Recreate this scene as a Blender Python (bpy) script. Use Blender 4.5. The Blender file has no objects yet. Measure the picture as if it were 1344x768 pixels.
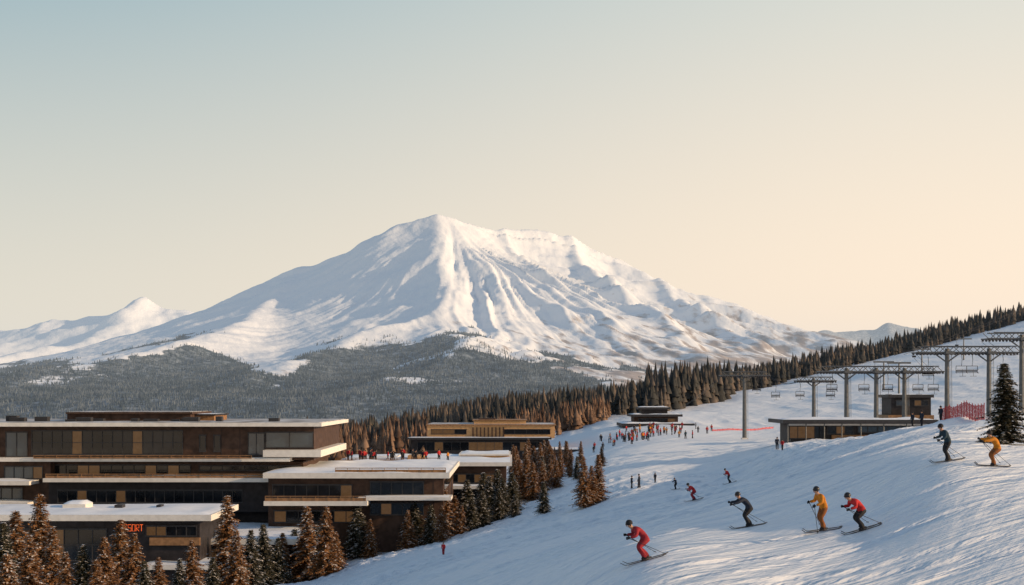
import bpy, math, random
import numpy as np
from mathutils import Vector, Matrix
F=1867.0; HY=520.0; CX=672.0
random.seed(7)
scene=bpy.context.scene
def WX(px,D): return (px-CX)/F*D
def WZ(py,D): return -(py-HY)/F*D
# ---------------------------------------------------------------- noise
_perm=np.random.default_rng(3).permutation(256); _perm=np.concatenate([_perm,_perm])
_val=np.random.default_rng(4).random(256)
def vnoise(x,y,seed=0):
    x=np.asarray(x,float)+seed*17.3; y=np.asarray(y,float)-seed*9.1
    ix=np.floor(x).astype(int); iy=np.floor(y).astype(int); fx=x-ix; fy=y-iy
    fx=fx*fx*fx*(fx*(fx*6-15)+10); fy=fy*fy*fy*(fy*(fy*6-15)+10)
    def h(a,b): return _val[_perm[(_perm[a&255]+b)&255]]
    return ((h(ix,iy)*(1-fx)+h(ix+1,iy)*fx)*(1-fy)+(h(ix,iy+1)*(1-fx)+h(ix+1,iy+1)*fx)*fy)*2-1
def fbm(x,y,o=4,seed=0,g=0.5):
    s=0;a=1;t=0
    for i in range(o):
        s=s+a*vnoise(x*2**i,y*2**i,seed+i*3); t+=a; a*=g
    return s/t
def ridged(x,y,o=3,seed=0):
    s=0;a=1;t=0
    for i in range(o):
        s=s+a*(1-2*np.abs(vnoise(x*2**i,y*2**i,seed+i*5))); t+=a; a*=.5
    return s/t
# ---------------------------------------------------------------- terrain control
CP=[(-500,1155,50),(300,1042,50),(850,737,54),(1130,700,58),(1080,698,60),(985,692,68),(1243,608,70),(1303,615,68),
(850,900,34),(1344,768,42),(1344,900,30),(850,1150,18),(1344,1100,18),(300,1300,22),(1800,560,70),(1800,700,40),(1800,900,22),
(1344,585,95),(1344,548,130),(1290,551,135),(1230,558,148),(1140,577,165),(1070,586,185),(1344,560,180),(1230,578,215),(1130,581,215),(1030,584,225),
(912,658,140),(959,634,185),(840,641,185),(888,640,182),(768,665,180),(714,673,190),(650,690,190),(582,727,150),(560,712,190),(470,725,185),
(425,755,175),(300,772,150),(700,768,70),(700,720,120),(400,805,120),(100,778,150),(0,800,130),(-300,800,150),(300,760,200),(100,760,200),(500,712,215),
(640,660,240),(560,675,240),(700,640,260),(800,605,260),(830,592,290),(960,592,255),(1023,592,197),(850,577,340),(1000,568,370),(720,602,380),(640,604,380),(535,612,380),
(450,614,350),(0,640,350),(820,560,420),(900,550,470),(1000,525,600),(1100,503,700),(700,558,520),(760,550,540),(650,562,520),(930,522,720),(1000,508,800),(1100,482,900),
(1230,452,1000),(1344,425,1050),(1800,370,1100),(1344,522,400),(1200,537,400),(1100,550,400),(1344,475,650),(1200,500,600),(1344,445,1500),(1100,500,1400),
(930,535,1300),(700,562,1300),(450,572,1300),(0,575,1300),(-500,580,1300),(450,590,650),(0,600,650),(-500,620,500),(1344,520,3500),(1800,520,3500),(900,552,3500),(450,560,3500),(0,562,3500),(-500,562,3500),(1800,540,180),(1800,500,400),(1800,470,650)]
CP=np.array(CP,float)
def cc(px,D): return np.stack([np.asarray(px,float)/260.0,np.log(np.asarray(D,float))*1.7],-1)
C=cc(CP[:,0],CP[:,2]); n=len(C)
def phi(r2): return 0.5*r2*np.log(r2+1e-9)
d2=((C[:,None]-C[None])**2).sum(-1)
A=np.zeros((n+3,n+3)); A[:n,:n]=phi(d2)+np.eye(n)*0.01; A[:n,n]=1; A[:n,n+1:]=C; A[n,:n]=1; A[n+1:,:n]=C.T
sol=np.linalg.solve(A,np.concatenate([CP[:,1],np.zeros(3)]))
def base_py(px,D):
    px=np.atleast_1d(np.asarray(px,float)); D=np.atleast_1d(np.asarray(D,float)); px,D=np.broadcast_arrays(px,D)
    q=cc(px.ravel(),D.ravel()); out=np.zeros(len(q))
    for i in range(0,len(q),40000):
        b=q[i:i+40000]; r2=((b[:,None]-C[None])**2).sum(-1)
        out[i:i+40000]=phi(r2)@sol[:n]+sol[n]+b@sol[n+1:]
    return out.reshape(px.shape)
_rt=random.Random(21)
trk=[(_rt.uniform(-50,190),_rt.uniform(.5,2.6),_rt.uniform(.05,.15),_rt.uniform(0,6),_rt.uniform(-.3,.2)) for _ in range(90)]
def gz(X,Y):
    X=np.atleast_1d(np.asarray(X,float)); Y=np.atleast_1d(np.asarray(Y,float))
    D=np.maximum(Y,12); px=CX+F*X/D
    z=-(base_py(np.clip(px,-600,2000),D)-HY)/F*D
    a=math.radians(33); s=X*math.cos(a)+Y*math.sin(a); t=-X*math.sin(a)+Y*math.cos(a)
    a2=math.radians(58); s2=X*math.cos(a2)+Y*math.sin(a2); t2=-X*math.sin(a2)+Y*math.cos(a2)
    near=np.clip((420-D)/200,0,1); mid=np.clip((D-70)/90,0,1)
    z=z+near*((0.15+.20*mid)*fbm(s/45,t/7,3,1)+(0.045+.06*mid)*fbm(s/20,t/1.5,2,5)+mid*.40*ridged(s2/70,t2/5.0,3,8))+fbm(X/60,Y/60,3,9)*np.clip((D-90)/200,0,1)*1.1
    z=z+np.clip((D-400)/600,0,1)*fbm(X/120,Y/120,4,12)*5+np.clip((D-330)/100,0,1)*np.clip((1000-D)/300,0,1)*.6*ridged(X/14,Y/40,3,15)
    nt=np.clip((300-D)/100,0,1)*(1+1.6*mid)
    for (t0,am,w,ph,sl) in trk:
        e=t-(t0+sl*s+am*np.sin(w*s+ph)); 
        z=z-nt*0.065*np.exp(-(e/0.24)**2)+nt*0.045*np.exp(-((e-.5)/0.27)**2)
    return z
def G(px,D):
    X=WX(px,D); return float(X),float(D),float(gz(X,D)[0])
_Ds=np.exp(np.linspace(math.log(32),math.log(900),700))
def hit(px,py):
    X=WX(px,_Ds); z=gz(X,_Ds); p=HY-z/_Ds*F
    idx=np.where(p<=py)[0]
    D=_Ds[idx[0]] if len(idx) else 200
    return G(px,D)
# ---------------------------------------------------------------- materials
def mat(name,col,rough=.7,noise=0,nscale=5,metal=0,emit=None,bump=0,bscale=20,spec=.25,col2=None):
    m=bpy.data.materials.new(name); m.use_nodes=True; nt=m.node_tree; b=nt.nodes['Principled BSDF']
    b.inputs['Base Color'].default_value=(*col,1); b.inputs['Roughness'].default_value=rough; b.inputs['Metallic'].default_value=metal
    b.inputs['Specular IOR Level'].default_value=spec
    if noise or col2:
        tc=nt.nodes.new('ShaderNodeTexCoord'); no=nt.nodes.new('ShaderNodeTexNoise'); no.inputs['Scale'].default_value=nscale; no.inputs['Detail'].default_value=5
        nt.links.new(tc.outputs['Object'],no.inputs['Vector'])
        r=nt.nodes.new('ShaderNodeValToRGB'); c2=col2 or tuple(c*(1+noise) for c in col); c1=col if col2 else tuple(c*(1-noise) for c in col)
        r.color_ramp.elements[0].color=(*c1,1); r.color_ramp.elements[1].color=(*c2,1); r.color_ramp.elements[0].position=.35; r.color_ramp.elements[1].position=.65
        nt.links.new(no.outputs['Fac'],r.inputs['Fac']); nt.links.new(r.outputs['Color'],b.inputs['Base Color'])
    if bump:
        tc=nt.nodes.new('ShaderNodeTexCoord'); no=nt.nodes.new('ShaderNodeTexNoise'); no.inputs['Scale'].default_value=bscale; no.inputs['Detail'].default_value=4
        nt.links.new(tc.outputs['Object'],no.inputs['Vector']); bu=nt.nodes.new('ShaderNodeBump'); bu.inputs['Strength'].default_value=bump
        nt.links.new(no.outputs['Fac'],bu.inputs['Height']); nt.links.new(bu.outputs['Normal'],b.inputs['Normal'])
    if emit:
        b.inputs['Emission Color'].default_value=(*emit[0],1); b.inputs['Emission Strength'].default_value=emit[1]
    return m
M={}
M['snow']=mat('roof_snow',(.76,.80,.86),.6,0.05,1,bump=.5,bscale=1.5)
M['gravel']=mat('snow_dusted_roof',(.16,.15,.145),.9,nscale=.35,col2=(.62,.65,.70))
M['brown']=mat('dark_brown_cladding',(.062,.037,.028),.6,.3,1.2,spec=.15)
M['char']=mat('charcoal_cladding',(.028,.025,.028),.5,.3,1,spec=.15)
M['wood']=mat('warm_timber',(.25,.135,.065),.6,.25,2)
M['tan']=mat('tan_stone',(.55,.32,.15),.75,.15,1.5)
M['white']=mat('white_concrete',(.68,.65,.61),.6,.07,1.5)
M['steel']=mat('galvanised_steel',(.12,.125,.13),.5,.15,2,metal=.3)
M['dsteel']=mat('dark_steel',(.035,.035,.04),.5,.15,2)
M['glass']=mat('tinted_glass',(.010,.012,.016),.08,.4,.35,spec=.35)
M['glassb']=mat('blue_glass',(.03,.05,.07),.1,.3,.35,spec=.6)
M['glassw']=mat('lit_room_glass',(.03,.02,.012),.2,.6,1.6,emit=((1,.50,.20),.075),spec=.3)
M['sign']=mat('red_neon',(.5,.08,.03),.5,emit=((1,.15,.03),.9))
M['redcloth']=mat('red_fabric',(.40,.022,.025),.8,.2,6)
M['redcloth2']=mat('maroon_fabric',(.24,.018,.028),.8,.2,6)
M['yellow']=mat('mustard_fabric',(.46,.17,.015),.8,.2,6)
M['navy']=mat('navy_fabric',(.018,.024,.04),.8,.2,6)
M['black']=mat('black_fabric',(.014,.014,.018),.75,.2,6)
M['teal']=mat('teal_fabric',(.014,.035,.055),.8,.2,6)
M['brownc']=mat('ochre_brown_fabric',(.20,.07,.02),.8,.2,6)
M['skin']=mat('face_skin',(.45,.25,.17),.6,.08,9)
M['helmet']=mat('helmet_shell',(.02,.02,.025),.3,.1,9)
M['goggle']=mat('goggle_lens',(.03,.02,.02),.1,.1,9)
M['ski']=mat('ski_laminate',(.03,.026,.03),.35,.3,5)
M['needle']=mat('pine_needles',(.030,.038,.028),.8,nscale=2,col2=(.085,.07,.042))
M['larch']=mat('larch_twigs',(.11,.050,.024),.8,nscale=2,col2=(.34,.17,.07))
M['bark']=mat('bark',(.06,.04,.03),.9,.3,8)
M['frost']=mat('branch_snow',(.66,.63,.62),.7,.12,3)
def farforest_mat(name,dark,frost,thr,sc):
    m=bpy.data.materials.new(name); m.use_nodes=True; nt=m.node_tree; b=nt.nodes['Principled BSDF']; b.inputs['Roughness'].default_value=.9; b.inputs['Specular IOR Level'].default_value=.1
    g=nt.nodes.new('ShaderNodeNewGeometry'); no=nt.nodes.new('ShaderNodeTexNoise'); no.inputs['Scale'].default_value=sc; no.inputs['Detail'].default_value=4
    nt.links.new(g.outputs['Position'],no.inputs['Vector']); r=nt.nodes.new('ShaderNodeValToRGB'); r.color_ramp.elements[0].color=(*dark,1); r.color_ramp.elements[1].color=(*frost,1)
    r.color_ramp.elements[0].position=thr; r.color_ramp.elements[1].position=thr+.2
    nt.links.new(no.outputs['Fac'],r.inputs['Fac']); nt.links.new(r.outputs['Color'],b.inputs['Base Color']); return m
M['ridgeforest']=farforest_mat('ridge_conifers',(.045,.047,.047),(.15,.12,.10),.46,.12)
M['brownforest']=farforest_mat('valley_larches',(.09,.055,.04),(.23,.15,.105),.42,.15)
M['farforest']=farforest_mat('hazy_conifers',(.045,.07,.095),(.14,.17,.20),.42,.012)  # blue-grey aerial haze is put into the tree colour
# ---------------------------------------------------------------- mesh builder
class Part:
    def __init__(s): s.v=[]; s.f=[]; s.m=[]; s.mats=[]
    def mi(s,k):
        if k not in s.mats: s.mats.append(k)
        return s.mats.index(k)
    def add(s,v,f,k):
        o=len(s.v); s.v+= [tuple(p) for p in v]; i=s.mi(k)
        for q in f: s.f.append(tuple(o+j for j in q)); s.m.append(i)
    def box(s,x0,x1,y0,y1,z0,z1,k):
        v=[(x0,y0,z0),(x1,y0,z0),(x1,y1,z0),(x0,y1,z0),(x0,y0,z1),(x1,y0,z1),(x1,y1,z1),(x0,y1,z1)]
        s.add(v,[(0,3,2,1),(4,5,6,7),(0,1,5,4),(1,2,6,5),(2,3,7,6),(3,0,4,7)],k)
    def tube(s,pts,rs,k,nn=6):
        pts=[Vector(p) for p in pts]
        if not hasattr(rs,'__len__'): rs=[rs]*len(pts)
        v=[];f=[]
        for i,p in enumerate(pts):
            d=(pts[min(i+1,len(pts)-1)]-pts[max(i-1,0)]).normalized(); u=d.cross(Vector((0,0,1)))
            if u.length<.1: u=d.cross(Vector((1,0,0)))
            u.normalize(); w=d.cross(u)
            for j in range(nn):
                a=2*math.pi*j/nn; v.append(p+(u*math.cos(a)+w*math.sin(a))*rs[i])
        for i in range(len(pts)-1):
            for j in range(nn): f.append((i*nn+j,i*nn+(j+1)%nn,(i+1)*nn+(j+1)%nn,(i+1)*nn+j))
        f.append(tuple(range(nn))[::-1]); f.append(tuple((len(pts)-1)*nn+j for j in range(nn)))
        s.add(v,f,k)
    def ell(s,c,r,k,nu=10,nv=7,v0=0.0,v1=1.0):
        v=[];f=[]
        for i in range(nv+1):
            th=math.pi*(v0+(v1-v0)*i/nv)
            for j in range(nu):
                a=2*math.pi*j/nu; v.append((c[0]+r[0]*math.sin(th)*math.cos(a),c[1]+r[1]*math.sin(th)*math.sin(a),c[2]+r[2]*math.cos(th)))
        for i in range(nv):
            for j in range(nu): f.append((i*nu+j,(i+1)*nu+j,(i+1)*nu+(j+1)%nu,i*nu+(j+1)%nu))
        s.add(v,f,k)
    def snow(s,x0,x1,y0,y1,z,th,seed=0):
        nx=max(6,min(60,int((x1-x0)/.8))); ny=max(5,min(24,int((y1-y0)/.8)))
        v=[];f=[]
        for j in range(ny+1):
            for i in range(nx+1):
                x=x0+(x1-x0)*i/nx; y=y0+(y1-y0)*j/ny
                e=min(x-x0,x1-x,y-y0,y1-y); hgt=th*(1 if e>0 else 0)*(0.7+.9*float(vnoise(x*.3,y*.3,seed)))
                v.append((x,y,z+max(hgt,0.0)))
        for j in range(ny):
            for i in range(nx): a=j*(nx+1)+i; f.append((a,a+1,a+nx+2,a+nx+1))
        s.add(v,f,'snow')
    def build(s,name,parent=None,smooth=False,loc=None):
        me=bpy.data.meshes.new(name); me.from_pydata(s.v,[],s.f)
        for k in s.mats: me.materials.append(M[k])
        me.polygons.foreach_set('material_index',s.m)
        if smooth: me.polygons.foreach_set('use_smooth',[True]*len(s.f))
        me.update(); ob=bpy.data.objects.new(name,me); scene.collection.objects.link(ob)
        if parent: ob.parent=parent
        if loc is not None: ob.location=loc
        return ob
def empty(name,loc=(0,0,0)):
    e=bpy.data.objects.new(name,None); scene.collection.objects.link(e); e.location=loc; e.empty_display_size=1; return e
def grid_object(name,V,nr,nc,material,attr=None):
    idx=np.arange(nr*nc).reshape(nr,nc)
    q=np.stack([idx[:-1,:-1],idx[:-1,1:],idx[1:,1:],idx[1:,:-1]],-1).reshape(-1,4)
    me=bpy.data.meshes.new(name); me.vertices.add(len(V)); me.vertices.foreach_set('co',V.astype(np.float32).ravel())
    me.loops.add(q.size); me.loops.foreach_set('vertex_index',q.astype(np.int32).ravel())
    me.polygons.add(len(q)); me.polygons.foreach_set('loop_start',np.arange(0,q.size,4,dtype=np.int32))
    me.polygons.foreach_set('use_smooth',np.ones(len(q),bool)); me.update(calc_edges=True); me.materials.append(material)
    if attr is not None:
        at=me.attributes.new('forest_or_haze_cover','FLOAT','POINT'); at.data.foreach_set('value',attr.astype(np.float32))
    ob=bpy.data.objects.new(name,me); scene.collection.objects.link(ob); return ob
# ---------------------------------------------------------------- snow ground
def ground_material():
    m=bpy.data.materials.new('groomed_snow'); m.use_nodes=True; nt=m.node_tree; L=nt.links; N=nt.nodes; b=N['Principled BSDF']
    b.inputs['Roughness'].default_value=.5; b.inputs['Specular IOR Level'].default_value=.3
    g=N.new('ShaderNodeNewGeometry')
    def noise(scale,rotz,sx,sy,detail=4):
        mp=N.new('ShaderNodeMapping'); mp.vector_type='TEXTURE'; mp.inputs['Rotation'].default_value=(0,0,math.radians(rotz)); mp.inputs['Scale'].default_value=(sx,sy,1)
        L.new(g.outputs['Position'],mp.inputs['Vector']); no=N.new('ShaderNodeTexNoise'); no.inputs['Scale'].default_value=scale; no.inputs['Detail'].default_value=detail
        L.new(mp.outputs['Vector'],no.inputs['Vector']); return no.outputs['Fac']
    n1=noise(1,33,26,.5); n2=noise(1,30,14,.16); n3=noise(4,0,1,1); n4=noise(1,40,24,.3); n5=noise(1,60,40,1.6,4)
    def madd(a,b_,k):
        x=N.new('ShaderNodeMath'); x.operation='MULTIPLY_ADD'; L.new(a,x.inputs[0]); x.inputs[1].default_value=k
        if b_ is None: x.inputs[2].default_value=0
        else: L.new(b_,x.inputs[2])
        return x.outputs[0]
    h=madd(n1,None,.34); h=madd(n2,h,.11); h=madd(n3,h,.02); h=madd(n4,h,.20); h=madd(n5,h,.5)
    bu=N.new('ShaderNodeBump'); bu.inputs['Strength'].default_value=.85; bu.inputs['Distance'].default_value=1.0; L.new(h,bu.inputs['Height']); L.new(bu.outputs['Normal'],b.inputs['Normal'])
    at=N.new('ShaderNodeAttribute'); at.attribute_name='forest_or_haze_cover'
    sc=N.new('ShaderNodeMix'); sc.data_type='RGBA'; L.new(n1,sc.inputs[0]); sc.inputs[6].default_value=(.70,.76,.85,1); sc.inputs[7].default_value=(.84,.86,.89,1)
    mx=N.new('ShaderNodeMix'); mx.data_type='RGBA'; L.new(at.outputs['Fac'],mx.inputs[0]); L.new(sc.outputs[2],mx.inputs[6]); mx.inputs[7].default_value=(.10,.115,.135,1)
    L.new(mx.outputs[2],b.inputs['Base Color']); return m
cols=np.concatenate([np.arange(-600,380,9),np.arange(380,1400,2.6),np.arange(1400,2000,9)])
rows=np.exp(np.concatenate([np.linspace(math.log(14),math.log(36),40,endpoint=False),np.linspace(math.log(36),math.log(260),430,endpoint=False),np.linspace(math.log(260),math.log(1200),240,endpoint=False),np.linspace(math.log(1200),math.log(4200),50)]))
PX,DD=np.meshgrid(cols,rows); X=(PX-CX)/F*DD; Z=gz(X.ravel(),DD.ravel())
fc=np.clip((DD-1120)/200,0,1); fc=np.maximum(fc,np.clip((DD-430)/90,0,1)*np.clip((45+.03*DD-X)/40,0,1)*np.clip(.75+fbm(X/30,DD/50,3,77)*.8,0,1))
grid_object('snow_ground',np.stack([X.ravel(),DD.ravel(),Z],-1),len(rows),len(cols),ground_material(),attr=fc.ravel())
# ---------------------------------------------------------------- mountains
def ridge_field(X,Y,lines,base,k=45,round_=70):
    H=[np.full_like(X,base)]
    for ln,LL in lines:
        P=[(WX(a,d),d,WZ(b,d)) for a,b,d in ln]
        best=None
        for p,q in zip(P[:-1],P[1:]):
            dx=q[0]-p[0]; dy=q[1]-p[1]; t=np.clip(((X-p[0])*dx+(Y-p[1])*dy)/(dx*dx+dy*dy),0,1)
            d=np.hypot(X-(p[0]+t*dx),Y-(p[1]+t*dy)); zr=p[2]+t*(q[2]-p[2]); d=np.sqrt(d*d+round_**2)-round_
            h=base+(zr-base)*np.exp(-d/LL)
            best=h if best is None else np.maximum(best,h)
        H.append(best)
    H=np.stack(H); mx=H.max(0); return mx+k*np.log(np.exp((H-mx)/k).sum(0))
main=[([(100,475,6800),(200,442,7000),(285,414,7200),(330,392,7200),(400,357,7100),(470,330,7000),(510,309,7000),(540,295,7000),(565,289,7000),(588,286,7000),(620,293,7050),(665,304,7200),(740,321,7400),(800,348,7400),(870,375,7300),(930,396,7200),(985,418,7000),(1040,436,6800),(1100,454,6500),(1200,490,6000)],1300),
([(589,286,7000),(585,335,6500),(577,380,5950),(574,418,5500),(594,445,5000),(640,475,4400),(700,505,3900),(780,532,3400)],1150),
([(400,357,7100),(340,405,6400),(290,437,5400),(240,452,4900),(120,482,4400),(0,500,4000),(-200,510,3900)],620),
([(665,304,7200),(705,350,6800),(770,415,6100),(850,480,5300)],340),
([(740,321,7400),(805,370,6800),(870,425,6200),(940,478,5300)],340),
([(870,375,7300),(935,420,6600),(1010,455,6000)],340),
([(574,418,5500),(470,452,5000),(390,480,4400),(280,520,3600)],480),
([(640,475,4400),(520,500,3800),(440,530,3300)],380)]
def main_h(X,Y):
    wx=fbm(X/500,Y/500,3,30)*80; wy=fbm(X/500,Y/500,3,40)*80
    h=ridge_field(X+wx,Y+wy,main,-110,k=26,round_=35)
    pk=(WX(588,7000),7000); th=np.arctan2(X-pk[0],pk[1]-Y); r=np.hypot(X-pk[0],Y-pk[1])
    thw=th+.16*fbm(X/900,Y/900,3,50)+r*8e-5
    am=np.clip((h+110)/500,0,1)*np.clip((r-40)/600,0.08,1)
    right=np.clip((th+.05)/.2,0,1)
    h=h+am*(9+42*right)*ridged(thw*6,r/2600,3,60)+am*(5+12*right)*ridged(thw*17,r/1300,3,70)+am*(2+5*right)*ridged(thw*50,r/600,2,75)
    h=h+(15+10*right)*fbm(X/260,Y/260,4,80)*np.clip(r/500,.3,1)+fbm(X/70,Y/70,3,90)*5
    return h-190*np.clip((3400-Y)/700,0,1)**1.3
bx=[-600,-100,0,60,110,200,270,300,330,365,400,440,500,560,620,650,700,760,830,900,1000,1300]
by=[466,470,472,464,476,456,438,452,484,494,468,454,444,436,433,448,464,480,494,502,508,520]
def forest_mask(X,Y,Zz):
    px=CX+F*X/Y; py=HY-F*Zz/Y
    b=np.interp(px,bx,by)+fbm(X/330,Y/330,4,301)*26+fbm(X/70,Y/70,3,310)*9
    m=np.clip((py-b)/5,0,1)
    clear=np.clip((fbm(X/260,Y/380,4,320)-.26)*7,0,1)*np.clip((520-py)/20,0,1)
    return m*(1-.7*clear)
def mountain_mat(name,haze,rock=1.0):  # haze: forest colour pair with aerial haze tinted into it
    m=bpy.data.materials.new(name); m.use_nodes=True; nt=m.node_tree; L=nt.links; N=nt.nodes; b=N['Principled BSDF']
    b.inputs['Roughness'].default_value=.8; b.inputs['Specular IOR Level'].default_value=.1
    g=N.new('ShaderNodeNewGeometry'); sep=N.new('ShaderNodeSeparateXYZ'); L.new(g.outputs['Position'],sep.inputs[0])
    def noise(s,d=5,sx=1,sy=1,sz=1,rot=0):
        mp=N.new('ShaderNodeMapping'); mp.vector_type='TEXTURE'; mp.inputs['Rotation'].default_value=(0,0,math.radians(rot)); mp.inputs['Scale'].default_value=(sx,sy,sz)
        L.new(g.outputs['Position'],mp.inputs['Vector'])
        no=N.new('ShaderNodeTexNoise'); no.inputs['Scale'].default_value=s; no.inputs['Detail'].default_value=d; L.new(mp.outputs['Vector'],no.inputs['Vector']); return no.outputs['Fac']
    def math_(op,a,b_=None,c=None):
        x=N.new('ShaderNodeMath'); x.operation=op
        for i,v in enumerate((a,b_,c)):
            if v is None: continue
            if isinstance(v,(int,float)): x.inputs[i].default_value=v
            else: L.new(v,x.inputs[i])
        return x.outputs[0]
    nf=noise(.02,6,1,2.6,1,25)
    at=N.new('ShaderNodeAttribute'); at.attribute_name='forest_or_haze_cover'
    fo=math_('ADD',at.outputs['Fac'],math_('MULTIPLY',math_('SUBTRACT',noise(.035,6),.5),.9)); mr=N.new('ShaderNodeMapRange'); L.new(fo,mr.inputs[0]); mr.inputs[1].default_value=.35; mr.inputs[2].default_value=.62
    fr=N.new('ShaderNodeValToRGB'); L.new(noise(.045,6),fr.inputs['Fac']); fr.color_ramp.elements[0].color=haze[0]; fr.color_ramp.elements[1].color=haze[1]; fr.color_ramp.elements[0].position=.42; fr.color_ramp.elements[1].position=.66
    st=math_('MULTIPLY_ADD',sep.outputs['Z'],-.0007,nf); st=math_('MULTIPLY_ADD',math_('MINIMUM',sep.outputs['X'],900),.00017,st)
    rk=N.new('ShaderNodeMapRange'); L.new(st,rk.inputs[0]); rk.inputs[1].default_value=.41; rk.inputs[2].default_value=.57; rk.inputs[4].default_value=.8*rock
    m1=N.new('ShaderNodeMix'); m1.data_type='RGBA'; L.new(rk.outputs[0],m1.inputs[0]); m1.inputs[6].default_value=(.76,.80,.86,1); m1.inputs[7].default_value=(.24,.18,.155,1)
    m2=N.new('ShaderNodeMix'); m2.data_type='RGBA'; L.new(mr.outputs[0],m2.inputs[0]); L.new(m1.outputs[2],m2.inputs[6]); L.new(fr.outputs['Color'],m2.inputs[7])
    L.new(m2.outputs[2],b.inputs['Base Color'])
    bu=N.new('ShaderNodeBump'); bu.inputs['Strength'].default_value=.6; bu.inputs['Distance'].default_value=18; L.new(noise(.012,8,1,2.2,1,20),bu.inputs['Height']); L.new(bu.outputs['Normal'],b.inputs['Normal'])
    return m
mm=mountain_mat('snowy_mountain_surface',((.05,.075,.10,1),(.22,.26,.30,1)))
cols=np.arange(-400,1700,2.6); rows=np.concatenate([np.linspace(2700,8200,430),np.linspace(8250,9500,20)])
PX,DD=np.meshgrid(cols,rows); X=(PX-CX)/F*DD; Zm=main_h(X.ravel(),DD.ravel())
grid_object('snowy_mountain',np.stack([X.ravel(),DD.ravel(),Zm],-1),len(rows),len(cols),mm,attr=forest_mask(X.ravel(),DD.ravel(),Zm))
far=[([(-300,436,13000),(-100,428,12500),(0,430,12000),(60,421,12000),(110,410,12000),(150,403,12000),(185,395,12000),(215,402,12000),(240,404,12000),(285,408,12500),(330,425,12500)],2200),
([(185,395,12000),(160,430,11000),(100,450,10000),(0,470,9000)],1000),([(285,408,12500),(260,440,11000),(200,460,9500)],1000),([(0,430,12000),(-50,460,10500)],1000),
([(1000,474,14000),(1060,440,14000),(1110,433,14500),(1150,428,14500),(1200,425,14500),(1260,436,14500),(1400,430,14500),(1700,445,14500)],1500)]
def far_h(X,Y):
    wx=fbm(X/900,Y/900,3,130)*160
    h=ridge_field(X+wx,Y,far,-150,k=40,round_=90)
    am=np.clip((h+150)/700,0,1)
    return h+am*(62*ridged(X/700,Y/1500,4,140)-30)+36*fbm(X/300,Y/300,4,150)*am
cols=np.arange(-500,1800,3.5); rows=np.linspace(8600,16500,220)
PX,DD=np.meshgrid(cols,rows); X=(PX-CX)/F*DD; Zf=far_h(X.ravel(),DD.ravel())
fm=np.clip((150-Zf)/60+fbm(X.ravel()/500,DD.ravel()/500,4,340)*2.5,0,1); fm=np.maximum(fm,np.clip(X.ravel()/900-2.2,0,.7))  # right-hand hills have no extra forest here: mask paints them hazy
grid_object('distant_mountain_range',np.stack([X.ravel(),DD.ravel(),Zf],-1),len(rows),len(cols),mountain_mat('distant_range_surface',((.22,.25,.29,1),(.42,.44,.47,1)),.5),attr=fm)  # paler blue-grey pair: distance haze painted as base colour
# valley haze: a box that absorbs and glows evenly, standing in for scattered light
hm=bpy.data.materials.new('valley_haze_glow'); hm.use_nodes=True; nt=hm.node_tree; nt.nodes.remove(nt.nodes['Principled BSDF'])
ab=nt.nodes.new('ShaderNodeVolumeAbsorption'); ab.inputs['Color'].default_value=(0,0,0,1); ab.inputs['Density'].default_value=3.6e-5
em=nt.nodes.new('ShaderNodeEmission'); em.inputs['Color'].default_value=(.60,.64,.66,1); em.inputs['Strength'].default_value=3.6e-5
ad=nt.nodes.new('ShaderNodeAddShader'); nt.links.new(ab.outputs[0],ad.inputs[0]); nt.links.new(em.outputs[0],ad.inputs[1]); nt.links.new(ad.outputs[0],nt.nodes['Material Output'].inputs['Volume'])
M['haze']=hm; hp_=Part(); hp_.box(-14000,14000,700,20000,-700,700,'haze'); hp_.build('valley_haze')
# ---------------------------------------------------------------- merged forests
def merged_forest(name,pos,hts,matk,tiers=5,sides=7,wid=.19,seed=1):
    r=np.random.default_rng(seed); nT=len(pos); per=tiers*(sides+1)
    ang=np.arange(sides)/sides*2*np.pi
    V=np.zeros((nT,per,3)); 
    lean=r.normal(0,.02,(nT,2))
    for t in range(tiers):
        z0=.04+.80*t/tiers; top=min(1.0,z0+ (1.9/tiers if t<tiers-1 else 1)); 
        if t==tiers-1: top=1.0
        rad=wid*(1-z0)**.9*(1+.12*(t%2))*r.uniform(.75,1.25,(nT,1))
        rr=rad*r.uniform(.55,1.25,(nT,sides)); a=ang[None]+r.uniform(0,6,(nT,1))
        o=t*(sides+1)
        V[:,o:o+sides,0]=rr*np.cos(a); V[:,o:o+sides,1]=rr*np.sin(a); V[:,o:o+sides,2]=z0+r.uniform(-.04,.03,(nT,sides))
        V[:,o+sides,2]=top
    V[:,:,0]+=lean[:,0:1]*V[:,:,2]; V[:,:,1]+=lean[:,1:2]*V[:,:,2]
    V=V*hts[:,None,None]+pos[:,None,:]
    f=[]
    for t in range(tiers):
        o=t*(sides+1)
        for j in range(sides): f.append((o+j,o+(j+1)%sides,o+sides))
    f=np.array(f); FF=(f[None]+np.arange(nT)[:,None,None]*per).reshape(-1,3)
    me=bpy.data.meshes.new(name); me.vertices.add(nT*per); me.vertices.foreach_set('co',V.astype(np.float32).ravel())
    me.loops.add(FF.size); me.loops.foreach_set('vertex_index',FF.astype(np.int32).ravel()); me.polygons.add(len(FF)); me.polygons.foreach_set('loop_start',np.arange(0,FF.size,3,dtype=np.int32))
    me.update(calc_edges=True); me.materials.append(M[matk]); ob=bpy.data.objects.new(name,me); scene.collection.objects.link(ob); return ob
r=np.random.default_rng(11); N0=120000
px=r.uniform(-250,1250,N0); D=np.exp(r.uniform(math.log(2750),math.log(6000),N0)); X=WX(px,D); z=main_h(X,D)
fmk=forest_mask(X,D,z)
keep=(r.uniform(0,1,N0)<fmk*.75)&(z>-105); X=X[keep][:48000];D=D[keep][:48000];z=z[keep][:48000]
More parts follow.
